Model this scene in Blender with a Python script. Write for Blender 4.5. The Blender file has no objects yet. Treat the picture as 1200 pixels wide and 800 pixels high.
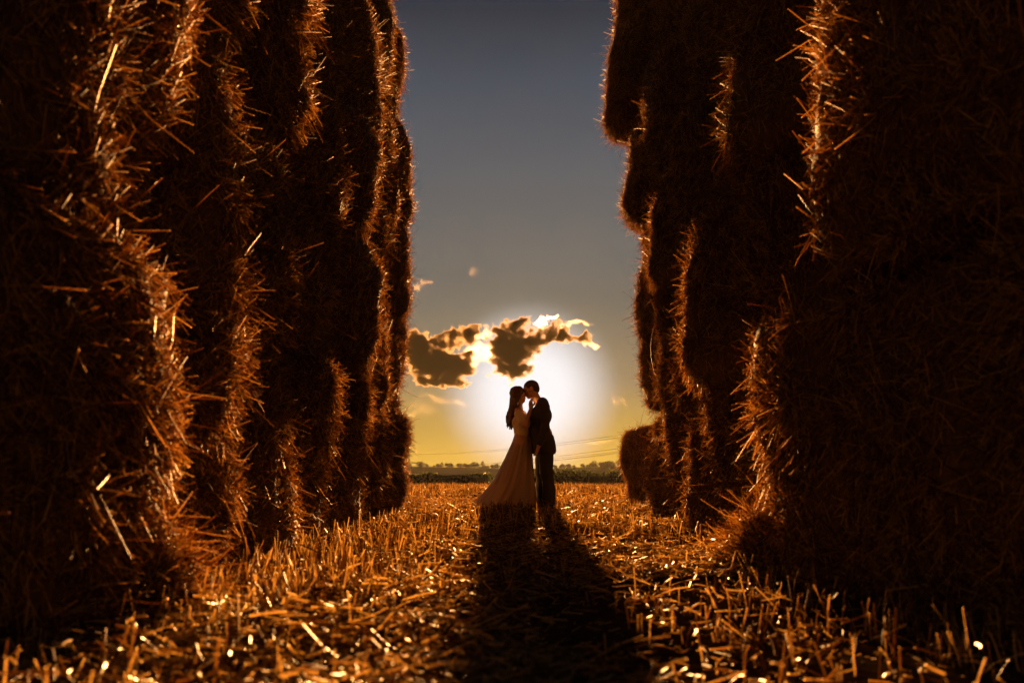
import bpy, math, time
import numpy as np
from mathutils import Vector, Matrix, Euler
T0 = time.time()
R = math.radians
rng = np.random.default_rng(11)
sc = bpy.context.scene
col = sc.collection
CAM_H = 0.48
F = 1066.7            # focal length in photo pixels (1200 wide)
PITCH = math.atan(158 / F)
SUN_AZ, SUN_EL = R(1.1), R(5.3)
SUN_DIR = np.array([math.sin(SUN_AZ) * math.cos(SUN_EL), math.cos(SUN_AZ) * math.cos(SUN_EL), math.sin(SUN_EL)])

def P(px, py, d):
    """the world point at distance d ahead that the photo shows at (px, py)"""
    u, v = (px - 600) / F, (400 - py) / F
    c, s = math.cos(PITCH), math.sin(PITCH)
    y, z = c - v * s, s + v * c
    return np.array([u * d / y, d, CAM_H + z * d / y])

def sstep(a, b, x):
    t = np.clip((np.asarray(x, float) - a) / (b - a), 0, 1)
    return t * t * (3 - 2 * t)

class SinNoise:
    """smooth noise as a sum of plane waves"""
    def __init__(s, seed, freq, octs=3, n=7):
        g = np.random.default_rng(seed)
        s.k, s.ph, s.a = [], [], []
        for o in range(octs):
            for _ in range(n):
                v = g.normal(size=3); v /= np.linalg.norm(v)
                s.k.append(v * freq * 2 ** o * g.uniform(.7, 1.4)); s.ph.append(g.uniform(0, 6.28)); s.a.append(.55 ** o)
        s.k, s.ph, s.a = np.array(s.k), np.array(s.ph), np.array(s.a) / (np.sqrt(n) * 1.1)
    def __call__(s, p):
        p = np.asarray(p, float)
        out = np.zeros(p.shape[:-1])
        for k, ph, a in zip(s.k, s.ph, s.a):
            out += a * np.sin(p @ k + ph)
        return out

# ------------------------------------------------------------------ object helpers
def tag(o, label=None, cat=None, group=None, kind=None):
    if label: o['label'] = label
    if cat: o['category'] = cat
    if group: o['group'] = group
    if kind: o['kind'] = kind
    return o

def empty(name, loc, rz=0.0):
    o = bpy.data.objects.new(name, None); col.objects.link(o)
    o.location = loc; o.rotation_euler = (0, 0, rz); o.empty_display_size = .2
    return o

class MB:
    """collects quads and triangles into one mesh"""
    def __init__(s): s.v, s.f, s.m, s.t, s.n, s.sm = [], [], [], [], 0, []
    def add(s, v, f, mat=0, tone=None, smooth=False):
        v = np.asarray(v, float).reshape(-1, 3); f = np.asarray(f, np.int64)
        if len(f) == 0: return s
        s.v.append(v); s.f.append(f + s.n); s.m.append(np.full(len(f), mat)); s.sm.append(np.full(len(f), smooth))
        s.t.append(np.full(len(v), .5) if tone is None else np.asarray(tone, float)); s.n += len(v)
        return s
    def straws(s, mat, *a, **k):
        v, f, t = strands(*a, **k); return s.add(v, f, mat, t)
    def mesh(s, name, mats):
        me = bpy.data.meshes.new(name)
        V = np.concatenate(s.v)
        me.vertices.add(len(V)); me.vertices.foreach_set('co', V.ravel().astype(np.float32))
        nl = sum(f.size for f in s.f); npoly = sum(len(f) for f in s.f)
        me.loops.add(nl); me.loops.foreach_set('vertex_index', np.concatenate([f.ravel() for f in s.f]).astype(np.int32))
        me.polygons.add(npoly)
        tot = np.concatenate([np.full(len(f), f.shape[1]) for f in s.f])
        me.polygons.foreach_set('loop_start', (np.cumsum(tot) - tot).astype(np.int32))
        for m in mats: me.materials.append(m)
        me.polygons.foreach_set('material_index', np.concatenate(s.m).astype(np.int32))
        me.polygons.foreach_set('use_smooth', np.concatenate(s.sm).astype(bool))
        me.update(calc_edges=True)
        a = me.attributes.new('tone', 'FLOAT', 'POINT'); a.data.foreach_set('value', np.concatenate(s.t).astype(np.float32))
        me.validate()
        return me
    def build(s, name, mats, parent=None):
        if not isinstance(mats, (list, tuple)): mats = [mats]
        o = bpy.data.objects.new(name, s.mesh(name, mats)); col.objects.link(o)
        if parent: o.parent = parent
        return o

def strands(Pt, D, L, W, bend, seg, g, taper=.35, tone=None, sides=3):
    """thin bent straws as 3-sided tubes"""
    n = len(Pt)
    D = D / np.linalg.norm(D, axis=1, keepdims=True)
    a = g.normal(size=(n, 3)); a -= (a * D).sum(1, keepdims=True) * D; a /= np.linalg.norm(a, axis=1, keepdims=True) + 1e-9
    b = np.cross(D, a)
    t = np.linspace(0, 1, seg + 1)
    C = Pt[:, None] + D[:, None] * (L[:, None] * t)[..., None] + bend[:, None] * (L[:, None] * t ** 2)[..., None]
    rad = (W[:, None] * .5) * (1 - taper * t)
    V = []
    flat = g.uniform(.45, 1, n)
    for k in range(sides):
        an = 2 * math.pi * k / sides
        V.append(C + a[:, None] * (rad * math.cos(an))[..., None] + b[:, None] * (rad * math.sin(an) * flat[:, None])[..., None])
    V = np.stack(V, 2)                       # n, seg+1, sides, 3
    base = np.arange(n)[:, None, None] * ((seg + 1) * sides) + np.arange(seg)[None, :, None] * sides
    k = np.arange(sides)[None, None, :]; k2 = (k + 1) % sides
    Fq = np.stack([base + k, base + k2, base + sides + k2, base + sides + k], -1).reshape(-1, 4)
    tone = g.uniform(0, 1, n) if tone is None else tone
    tt = np.broadcast_to(tone[:, None, None], (n, seg + 1, sides)).ravel()
    return V.reshape(-1, 3), Fq, tt

def tube(pts, rad, sides=8):
    pts = np.asarray(pts, float); n = len(pts)
    rad = np.broadcast_to(np.asarray(rad, float), (n,))
    tan = np.gradient(pts, axis=0); tan /= np.linalg.norm(tan, axis=1, keepdims=True) + 1e-12
    ref = np.array([0.31, .17, .94]) if abs(tan[0][2]) < .9 else np.array([1., .1, 0])
    V = []
    for i in range(n):
        a = ref - tan[i] * (ref @ tan[i]); a /= np.linalg.norm(a); b = np.cross(tan[i], a); ref = a
        an = np.linspace(0, 2 * math.pi, sides, endpoint=False)
        V.append(pts[i] + rad[i] * (np.cos(an)[:, None] * a + np.sin(an)[:, None] * b))
    V = np.concatenate(V)
    i = np.arange(n - 1)[:, None] * sides; k = np.arange(sides)[None]; k2 = (k + 1) % sides
    return V, np.stack([i + k, i + k2, i + sides + k2, i + sides + k], -1).reshape(-1, 4)

# ------------------------------------------------------------------ materials
def mat(name):
    m = bpy.data.materials.new(name); m.use_nodes = True
    nt = m.node_tree; nt.nodes.clear()
    out = nt.nodes.new('ShaderNodeOutputMaterial')
    return m, nt, out

def N(nt, t, **kw):
    n = nt.nodes.new(t)
    for k, v in kw.items():
        if k.startswith('i_'):
            key = k[2:]
            n.inputs[int(key) if key.isdigit() else key.replace('_', ' ')].default_value = v
        else: setattr(n, k, v)
    return n

def ramp(nt, stops):
    r = nt.nodes.new('ShaderNodeValToRGB'); e = r.color_ramp.elements
    while len(e) < len(stops): e.new(.5)
    for el, (p, c) in zip(e, stops): el.position = p; el.color = (*c, 1)
    return r

def straw_mat(name, stops, trans=.4, rough=.42, spec=.5):
    m, nt, out = mat(name)
    at = N(nt, 'ShaderNodeAttribute', attribute_name='tone')
    nz = N(nt, 'ShaderNodeTexNoise', i_Scale=9.0, i_Detail=2.0)
    tc = N(nt, 'ShaderNodeNewGeometry'); nt.links.new(tc.outputs['Position'], nz.inputs['Vector'])
    add = N(nt, 'ShaderNodeMath', operation='MULTIPLY_ADD'); add.inputs[1].default_value = .5
    nt.links.new(nz.outputs[0], add.inputs[0]); 
    sub = N(nt, 'ShaderNodeMath', operation='MULTIPLY_ADD'); sub.inputs[1].default_value = 1.0; sub.inputs[2].default_value = -.25
    nt.links.new(at.outputs['Fac'], sub.inputs[0]); nt.links.new(sub.outputs[0], add.inputs[2])
    r = ramp(nt, stops); nt.links.new(add.outputs[0], r.inputs[0])
    b = N(nt, 'ShaderNodeBsdfPrincipled', i_Roughness=rough); b.inputs['Specular IOR Level'].default_value = spec; b.inputs['Specular Tint'].default_value = (1, .62, .26, 1)
    t = N(nt, 'ShaderNodeBsdfTranslucent'); mx = N(nt, 'ShaderNodeMixShader'); mx.inputs[0].default_value = trans
    nt.links.new(r.outputs[0], b.inputs['Base Color']); nt.links.new(r.outputs[0], t.inputs['Color'])
    nt.links.new(b.outputs[0], mx.inputs[1]); nt.links.new(t.outputs[0], mx.inputs[2]); nt.links.new(mx.outputs[0], out.inputs[0])
    return m

def cloth_mat(name, colr, rough=.7, trans=0.0, sheen=0.0, nscale=60., var=.15, bump=.15, tcol=None):
    m, nt, out = mat(name)
    tc = N(nt, 'ShaderNodeTexCoord'); nz = N(nt, 'ShaderNodeTexNoise', i_Scale=nscale, i_Detail=4.0)
    nt.links.new(tc.outputs['Object'], nz.inputs['Vector'])
    c0 = tuple(c * (1 - var) for c in colr); c1 = tuple(min(1, c * (1 + var)) for c in colr)
    r = ramp(nt, [(.3, c0), (.7, c1)]); nt.links.new(nz.outputs[0], r.inputs[0])
    b = N(nt, 'ShaderNodeBsdfPrincipled', i_Roughness=rough)
    b.inputs['Sheen Weight'].default_value = sheen
    nt.links.new(r.outputs[0], b.inputs['Base Color'])
    bp = N(nt, 'ShaderNodeBump'); bp.inputs['Strength'].default_value = bump; bp.inputs['Distance'].default_value = .004
    nt.links.new(nz.outputs[0], bp.inputs['Height']); nt.links.new(bp.outputs[0], b.inputs['Normal'])
    if trans:
        t = N(nt, 'ShaderNodeBsdfTranslucent'); t.inputs['Color'].default_value = (*(tcol or colr), 1)
        mx = N(nt, 'ShaderNodeMixShader'); mx.inputs[0].default_value = trans
        nt.links.new(b.outputs[0], mx.inputs[1]); nt.links.new(t.outputs[0], mx.inputs[2]); nt.links.new(mx.outputs[0], out.inputs[0])
    else: nt.links.new(b.outputs[0], out.inputs[0])
    return m

M = {}
M['straw'] = straw_mat('straw', [(.05, (.032, .011, .0035)), (.35, (.165, .073, .020)), (.6, (.325, .168, .05)), (.9, (.56, .37, .15))], trans=.46, rough=.6, spec=.3)
M['stubble'] = straw_mat('stubble straw', [(.05, (.03, .012, .004)), (.35, (.17, .09, .027)), (.6, (.36, .225, .078)), (.9, (.62, .46, .21))], trans=.48, rough=.55, spec=.32)
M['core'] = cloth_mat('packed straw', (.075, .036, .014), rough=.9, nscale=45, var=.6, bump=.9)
M['twine'] = cloth_mat('twine', (.22, .07, .035), rough=.7, nscale=300)
M['skin'] = cloth_mat('skin', (.34, .19, .13), rough=.5, nscale=30, var=.06, bump=.03)
M['suit'] = cloth_mat('suit wool', (.018, .017, .02), rough=.85, sheen=.0, nscale=400, var=.25)
M['trousers'] = cloth_mat('trouser wool', (.014, .013, .016), rough=.85, nscale=400, var=.25)
M['shirt'] = cloth_mat('shirt cotton', (.7, .69, .66), rough=.8, nscale=300, var=.04)
M['shoe'] = cloth_mat('polished leather', (.03, .018, .012), rough=.18, nscale=40, bump=.03)
M['hair'] = cloth_mat('hair', (.045, .022, .012), rough=.4, nscale=90, var=.5, bump=.4)
M['crop_hair'] = cloth_mat('cropped hair', (.03, .018, .012), rough=.75, nscale=300, var=.4)
M['satin'] = cloth_mat('dress satin', (.33, .265, .215), rough=.36, nscale=25, var=.04, bump=.05, trans=.38, tcol=(.46, .31, .19))
M['bodice satin'] = cloth_mat('bodice satin', (.42, .36, .30), rough=.3, nscale=25, var=.04, bump=.05)
M['steel'] = cloth_mat('galvanised steel', (.16, .16, .16), rough=.6, nscale=3)
M['cable'] = cloth_mat('cable', (.05, .05, .05), rough=.7, nscale=3)
M['leaf'] = straw_mat('far leaves', [(.1, (.022, .030, .012)), (.5, (.045, .055, .02)), (1, (.08, .085, .03))], trans=.25, rough=.6, spec=.3)
M['bark'] = cloth_mat('bark', (.05, .035, .025), rough=.9, nscale=6)

def ground_mat(name, stops, scale, bump):
    m, nt, out = mat(name)
    g = N(nt, 'ShaderNodeNewGeometry')
    n1 = N(nt, 'ShaderNodeTexNoise', i_Scale=scale, i_Detail=8.0, i_Roughness=.65)
    n2 = N(nt, 'ShaderNodeTexNoise', i_Scale=scale * .06, i_Detail=3.0)
    nt.links.new(g.outputs['Position'], n1.inputs['Vector']); nt.links.new(g.outputs['Position'], n2.inputs['Vector'])
    mx = N(nt, 'ShaderNodeMath', operation='MULTIPLY_ADD'); mx.inputs[1].default_value = .5
    hf = N(nt, 'ShaderNodeMath', operation='MULTIPLY'); hf.inputs[1].default_value = .5
    nt.links.new(n1.outputs[0], mx.inputs[0]); nt.links.new(n2.outputs[0], hf.inputs[0]); nt.links.new(hf.outputs[0], mx.inputs[2])
    r = ramp(nt, stops); nt.links.new(mx.outputs[0], r.inputs[0])
    b = N(nt, 'ShaderNodeBsdfDiffuse', i_Roughness=1.0)
    bp = N(nt, 'ShaderNodeBump'); bp.inputs['Strength'].default_value = bump; bp.inputs['Distance'].default_value = .03
    nt.links.new(n1.outputs[0], bp.inputs['Height']); nt.links.new(bp.outputs[0], b.inputs['Normal'])
    nt.links.new(r.outputs[0], b.inputs['Color']); nt.links.new(b.outputs[0], out.inputs[0])
    return m
M['soil'] = ground_mat('soil and chaff', [(.3, (.022, .013, .007)), (.5, (.05, .03, .014)), (.7, (.12, .068, .026))], 14., .8)
M['hill'] = ground_mat('far fields', [(.3, (.05, .052, .022)), (.55, (.09, .08, .034)), (.75, (.14, .11, .05))], .02, .2)

# ------------------------------------------------------------------ ground
gn = SinNoise(5, 2.6, 3); gl = SinNoise(6, .05, 2)
def gz(x, y):
    p = np.stack([x, y, np.zeros_like(x)], -1)
    near = gn(p) * .016 * (1 - sstep(30, 60, y)) 
    return near - 1.0 * sstep(28, 150, y) - 3.0 * sstep(150, 320, y)

def axis_pts(brk):
    return np.unique(np.concatenate([np.arange(a, b, s) for a, b, s in brk] + [[brk[-1][1]]]))
ys = axis_pts([(-60, -8, 8), (-8, 0, .5), (0, 16, .09), (16, 40, .6), (40, 170, 6), (170, 1560, 60)])
xs = axis_pts([(-1560, -400, 116), (-400, -40, 30), (-40, -6, 2), (-6, 6, .09), (6, 40, 2), (40, 400, 30), (400, 1560, 116)])
X, Y = np.meshgrid(xs, ys, indexing='ij'); Z = gz(X, Y)
nx, ny = X.shape
idx = np.arange(nx * ny).reshape(nx, ny)
Fq = np.stack([idx[:-1, :-1], idx[1:, :-1], idx[1:, 1:], idx[:-1, 1:]], -1).reshape(-1, 4)
fld = MB().add(np.stack([X, Y, Z], -1), Fq, smooth=True).build('field', M['soil'])
tag(fld, 'harvested stubble field running to the horizon', 'field', kind='structure')

# far hills: a real rise of land behind the field
hx = np.linspace(-900, 900, 181); hy = np.linspace(330, 1500, 60)
X, Y = np.meshgrid(hx, hy, indexing='ij')
hn = SinNoise(21, .006, 3)
prof = 9.0 + 2.2 * hn(np.stack([X, Y * .4, 0 * X], -1)) + 2.2 * sstep(-20, 110, X) - 1.0 * sstep(-60, 0, X)
HZ = -5.0 + (prof + 4.2) * sstep(340, 800, Y)
hillz = lambda x, y: float(-5.0 + ((9.0 + 2.2 * hn(np.array([x, y * .4, 0.])) + 2.2 * sstep(-20, 110, x) - 1.0 * sstep(-60, 0, x)) + 4.2) * sstep(340, 800, y))
idx = np.arange(X.size).reshape(X.shape)
Fq = np.stack([idx[:-1, :-1], idx[1:, :-1], idx[1:, 1:], idx[:-1, 1:]], -1).reshape(-1, 4)
hl = MB().add(np.stack([X, Y, HZ], -1), Fq, smooth=True).build('hills', M['hill'])
tag(hl, 'low hazy hills along the horizon', 'hills', kind='structure')

# ------------------------------------------------------------------ stubble and litter
def in_aisle(x, y):
    return (x > -1.9) & (x < 2.3)
def scatter(n, d0, d1, half, power, g):
    y = (d0 ** power + (d1 ** power - d0 ** power) * g.uniform(0, 1, n)) ** (1 / power)
    h = half(y); x = g.uniform(-1, 1, n) * h
    return x, y
patch = SinNoise(31, 1.3, 3)

def stubble():
    mb = MB(); g = np.random.default_rng(3)
    def stems(n, d0, d1, half, power, hgt, wid, row, seg):
        x, y = scatter(n, d0, d1, half, power, g)
        if row: x = np.round(x / row) * row + g.normal(0, .014, n) + .02 * np.sin(y * .9)
        pz = patch(np.stack([x * 1.4, y * .9, 0 * x], -1))
        keep = g.uniform(0, 1, n) < np.clip(.52 + .75 * pz, .05, 1)
        x, y, pz = x[keep], y[keep], pz[keep]; n = len(x)
        h = hgt * np.clip(g.normal(.8, .28, n), .2, 1.5) * np.clip(1 + .22 * pz, .6, 1.3)
        D = np.stack([g.normal(0, .16, n), g.normal(0, .16, n), np.ones(n)], -1)
        lean = g.uniform(0, 1, n) < .22
        D[lean, :2] += g.normal(0, .7, (lean.sum(), 2))
        mb.straws(0, np.stack([x, y, gz(x, y) - .01], -1), D, h, wid * g.uniform(.4, 1.3, n), g.normal(0, .12, (n, 3)), seg, g, taper=.12)
    stems(15000, .9, 6.2, lambda y: 2.2 + 0 * y, 1.0, .108, .0058, .125, 3)
    stems(17000, 6.2, 18, lambda y: 2.4 + .06 * y, 1.0, .125, .0075, .125, 2)
    stems(42000, 18, 70, lambda y: 3 + .2 * y, .9, .17, .013, 0, 1)
    stems(36000, 70, 165, lambda y: 4 + .22 * y, .9, .19, .035, 0, 1)
    o = mb.build('stubble', M['stubble'])
    return tag(o, 'short upright golden stubble stalks left standing across the field', 'stubble', kind='stuff')
def litter():
    mb = MB(); g = np.random.default_rng(4)
    def lay(n, d0, d1, half, power, ln, wid, seg, lift):
        x, y = scatter(n, d0, d1, half, power, g)
        pz = patch(np.stack([x * 1.1 + 7, y * .8, 0 * x + 3], -1))
        keep = g.uniform(0, 1, n) < np.clip(.52 + .85 * pz, .04, 1)
        x, y = x[keep], y[keep]; n = len(x)
        an = g.uniform(0, 6.28, n)
        D = np.stack([np.cos(an), np.sin(an), g.normal(.05, .22, n)], -1)
        z = gz(x, y) + g.exponential(lift, n)
        mb.straws(0, np.stack([x, y, z], -1), D, ln * g.uniform(.25, 1.3, n), wid * g.uniform(.5, 1.5, n), g.normal(0, .16, (n, 3)) + [0, 0, -.05], seg, g, taper=.2)
    lay(120000, .9, 6.2, lambda y: 2.2 + 0 * y, 1.0, .085, .0062, 2, .02)
    lay(90000, 6.2, 18, lambda y: 2.4 + .06 * y, 1.0, .16, .008, 2, .022)
    lay(120000, .9, 5.0, lambda y: 2.2 + 0 * y, 1.0, .035, .0028, 1, .008)
    lay(30000, 18, 70, lambda y: 3 + .2 * y, .9, .25, .016, 1, .03)
    o = mb.build('straw_litter', M['stubble'])
    return tag(o, 'loose broken straw scattered flat between the standing stubble', 'straw', kind='stuff')
stubble(); litter()
print('ground', time.time() - T0)

# ------------------------------------------------------------------ straw bales
def bale_mesh(name, half, seed, dens, side=1):
    """packed straw block, bulging on its aisle end (+x), with straws sticking out"""
    g = np.random.default_rng(seed)
    half = np.array(half); r = .125
    nz1, nz2 = SinNoise(seed * 3 + 1, 3.4, 2), SinNoise(seed * 3 + 2, 11., 2)
    def shape(c):
        q = c * half
        inner = np.clip(q, -(half - r), half - r)
        d = q - inner; d /= np.linalg.norm(d, axis=-1, keepdims=True) + 1e-9
        p = inner + r * d
        bul = ((1 - np.abs(c[..., 1]) ** 1.8) * .15 + (1 - np.abs(c[..., 2]) ** 2.2) * .04) * np.clip(c[..., 0], 0, 1) ** 4
        p = p + d * (nz1(p)[..., None] * .06 + nz2(p)[..., None] * .028)
        p[..., 0] += bul
        return p, d
    mb = MB(); n = 26
    a = np.linspace(-1, 1, n); A, B = np.meshgrid(a, a, indexing='ij'); idx = np.arange(n * n).reshape(n, n)
    fq = np.stack([idx[:-1, :-1], idx[1:, :-1], idx[1:, 1:], idx[:-1, 1:]], -1).reshape(-1, 4)
    dn = SinNoise(seed * 3 + 5, 6., 2)
    for ax in range(3):
        for s in (-1, 1):
            c = np.zeros((n, n, 3)); c[..., ax] = s; c[..., (ax + 1) % 3] = A * s; c[..., (ax + 2) % 3] = B
            p, d = shape(c)
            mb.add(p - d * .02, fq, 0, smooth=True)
            w = {(0, 1): 1., (0, -1): .1, (1, 1): .75, (1, -1): .75, (2, 1): .4, (2, -1): .22}[(ax, s)]
            ar = 4 * half[(ax + 1) % 3] * half[(ax + 2) % 3]
            m = int(ar * dens * w)
            cc = np.zeros((m, 3)); cc[:, ax] = s; cc[:, (ax + 1) % 3] = g.uniform(-1, 1, m); cc[:, (ax + 2) % 3] = g.uniform(-1, 1, m)
            if ax != 0: cc[:, 0] = 1 - (1 - cc[:, 0]) * np.where(g.uniform(0, 1, m) < .7, .35, 1)   # most near the aisle end
            p, d = shape(cc)
            k = g.uniform(0, 1, m) < np.clip(.65 + .5 * dn(p), .15, 1); p, d = p[k], d[k]; m = len(p)
            tg = g.normal(size=(m, 3)); tg -= (tg * d).sum(1, keepdims=True) * d; tg /= np.linalg.norm(tg, axis=1, keepdims=True)
            up = np.clip(g.normal(.20, .22, m), .02, 1.2); pk = g.uniform(0, 1, m) < .06; up[pk] = g.uniform(.8, 3, pk.sum())
            D = tg + d * up[:, None]
            L = g.gamma(3., .016, m) + .022; L[g.uniform(0, 1, m) < .012] *= 2.2; L[pk] *= .55
            L = np.minimum(L, .24)
            W = g.uniform(.003, .0068, m)
            bend = g.normal(0, .30, (m, 3)) + np.array([0, 0, -.30]) * g.uniform(0, 1, m)[:, None]
            v, f, t = strands(p - d * .03, D, L, W, bend, 2, g)
            mb.add(v, f, 1, t)
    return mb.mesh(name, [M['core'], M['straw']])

END_H = (1.15, .61, .64); LONG_H = (.62, 1.06, .64)
ends = [bale_mesh('straw_bale', END_H, 100 + i, 17000) for i in range(6)]
longs = [bale_mesh('straw_bale', LONG_H, 200 + i, 15000) for i in range(3)]
print('bales', time.time() - T0)
ORD = ['first', 'second', 'third', 'fourth', 'fifth', 'sixth', 'seventh', 'eighth', 'ninth']
ROW = ['bottom', 'second', 'third', 'fourth', 'fifth', 'sixth']
RH = 1.25
bales = {}
used = set()
def bale(side, ci, row, xface, yfar, ylen, long=False, zb=None):
    """xface: x of the aisle face at mid height; yfar: y of its far edge"""
    me = (longs if long else ends)[int(rng.integers(3 if long else 6))]
    h = LONG_H if long else END_H
    o = bpy.data.objects.new('straw_bale', me); col.objects.link(o)
    sy = ylen / (2 * h[1]); flip = rng.random() < .5 and row > 0
    sgn = 1 if side == 'left' else -1
    zc = (row + .5) * RH if zb is None else zb
    rz = (-.13 if side == 'left' else math.pi + .13) + rng.normal(0, .025)
    o.rotation_euler = (math.pi if flip else 0, rng.normal(0, .02), rz) if not flip else Euler((math.pi, rng.normal(0, .02), rz)).copy()
    o.scale = (1, sy, 1.0)
    o.location = (xface - sgn * (h[0] + .14), yfar - ylen / 2, zc)
    bales[(side, ci, row)] = o
    return o

# columns of the left stack, camera end first: far edge y, and the aisle face x of every bale from the bottom up
LEFT = [
    (3.58, 1.32, [-1.245, -1.295]),
    (4.78, 1.18, [-1.37, -1.37, -1.40]),
    (6.05, 1.26, [-1.48, -1.42, -1.37]),
    (7.40, 1.32, [-1.43, -1.42, -1.41, -1.46]),
    (9.05, 1.40, [-1.43, -1.38, -1.43, -1.37]),
    (10.50, 1.42, [-1.42, -1.46, -1.39, -1.44, -1.46]),
    (12.25, 1.70, [-1.42, -1.45, -1.44, -1.44, -1.60, -1.76]),
]
RIGHT = [
    (2.98, 2.10, [1.46], True),
    (4.86, 1.86, [1.31, 1.36], True),
    (6.45, 1.38, [1.60, 1.58, 1.58], False),
    (7.70, 1.24, [1.64, 1.48, 1.80, 1.74], False),
    (9.00, 1.28, [1.74, 1.62, 1.66, 1.80], False),
    (10.35, 1.34, [1.74, 1.68, 1.64, 1.64, 1.72], False),
    (12.00, 1.62, [1.80, 1.70, 1.68, 1.58, 1.30, 1.44], False),
]
GR = 'big straw bales stacked in two walls'
for ci, (yf, w, fs) in enumerate(LEFT):
    for row, xf in enumerate(fs):
        o = bale('left', ci, row, xf, yf + rng.normal(0, .05) * (row > 0), w + .04)
        extra = ', its aisle edge sunlit' if ci < 3 else ''
        tag(o, f'straw bale in {ROW[row]} row of left wall, {ORD[ci]} column from the camera', 'straw bale', GR)
for ci, (yf, w, fs, lg) in enumerate(RIGHT):
    for row, xf in enumerate(fs):
        y2 = yf if not (ci == 1 and row == 1) else 3.88
        o = bale('right', ci, row, xf, y2 + rng.normal(0, .05) * (row > 1), w + .04, lg)
        tag(o, f'straw bale in {ROW[row]} row of right wall, {ORD[ci]} column from the camera', 'straw bale', GR)
bales[('left', 0, 0)]['label'] = 'nearest left straw bale, bulging low into the aisle with bright edge and hanging straw'
bales[('right', 1, 0)]['label'] = 'long straw bale jutting out at the foot of right wall with bright sunlit end'
bales[('right', 1, 1)]['label'] = 'long straw bale set back on the jutting bale of right wall, twine showing'
bales[('right', 6, 4)]['label'] = 'straw bale overhanging farthest into the sky near the top of right wall'
o = bale('right', 7, 0, 1.88, 15.6, 1.30, zb=.60)
tag(o, 'low single straw bale standing alone beyond the far end of right wall', 'straw bale', GR)

# twine that shows on two of the bales
def twine_on(b, pts, name='twine'):
    v, f = tube(pts, .0045, 6)
    t = MB().add(v, f, smooth=True).build(name, M['twine'], b); return t
zz = np.linspace(-.62, .6, 26)
twine_on(bales[('right', 1, 1)], [(.64 + .20 * (1 - (z / .64) ** 2) + .02 * math.sin(z * 5), -.62 + .05 * math.sin(2.2 * z + .5), z) for z in zz])
twine_on(bales[('right', 5, 1)], [(1.20 + .19 * (1 - (z / .64) ** 2), .28 + .13 * math.sin(2.6 * z + 1.2), z) for z in zz])

def heap(name, label, cx, cy, rx, ry, h, n, seed, lean):
    """a small spill of loose straw fallen from a bale"""
    g = np.random.default_rng(seed); mb = MB()
    q = 20; a = np.linspace(0, 2 * math.pi, q, endpoint=False); rr = np.linspace(1, 0, 7)
    V = np.array([[rx * r * math.cos(t) , ry * r * math.sin(t), h * .8 * (1 - r) ** .8 - .02] for r in rr for t in a])
    k = np.arange(q)[None]; i = np.arange(6)[:, None] * q
    mb.add(V, np.stack([i + k, i + (k + 1) % q, i + q + (k + 1) % q, i + q + k], -1).reshape(-1, 4), 0)
    r = np.sqrt(g.uniform(0, 1, n)); t = g.uniform(0, 6.28, n)
    p = np.stack([rx * r * np.cos(t), ry * r * np.sin(t), h * (1 - r) ** .9 * g.uniform(.7, 1.1, n)], -1)
    D = g.normal(0, 1, (n, 3)) * [1, 1, .8] + np.array(lean)
    v, f, tt = strands(p, D, g.uniform(.06, .22, n), g.uniform(.003, .007, n), g.normal(0, .2, (n, 3)) + [0, 0, -.2], 2, g)
    mb.add(v, f, 1, tt)
    o = mb.build(name, [M['core'], M['straw']]); o.location = (cx, cy, 0)
    return tag(o, label, 'straw heap')
heap('straw_heap', 'loose straw heaped against the jutting bale of right wall', 1.30, 4.84, .17, .26, .34, 2600, 71, (-.2, .1, .5))
heap('straw_heap', 'loose straw hanging and heaped at foot of the nearest left bale', -1.27, 3.30, .13, .24, .36, 2400, 72, (.2, .1, .7))

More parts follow.
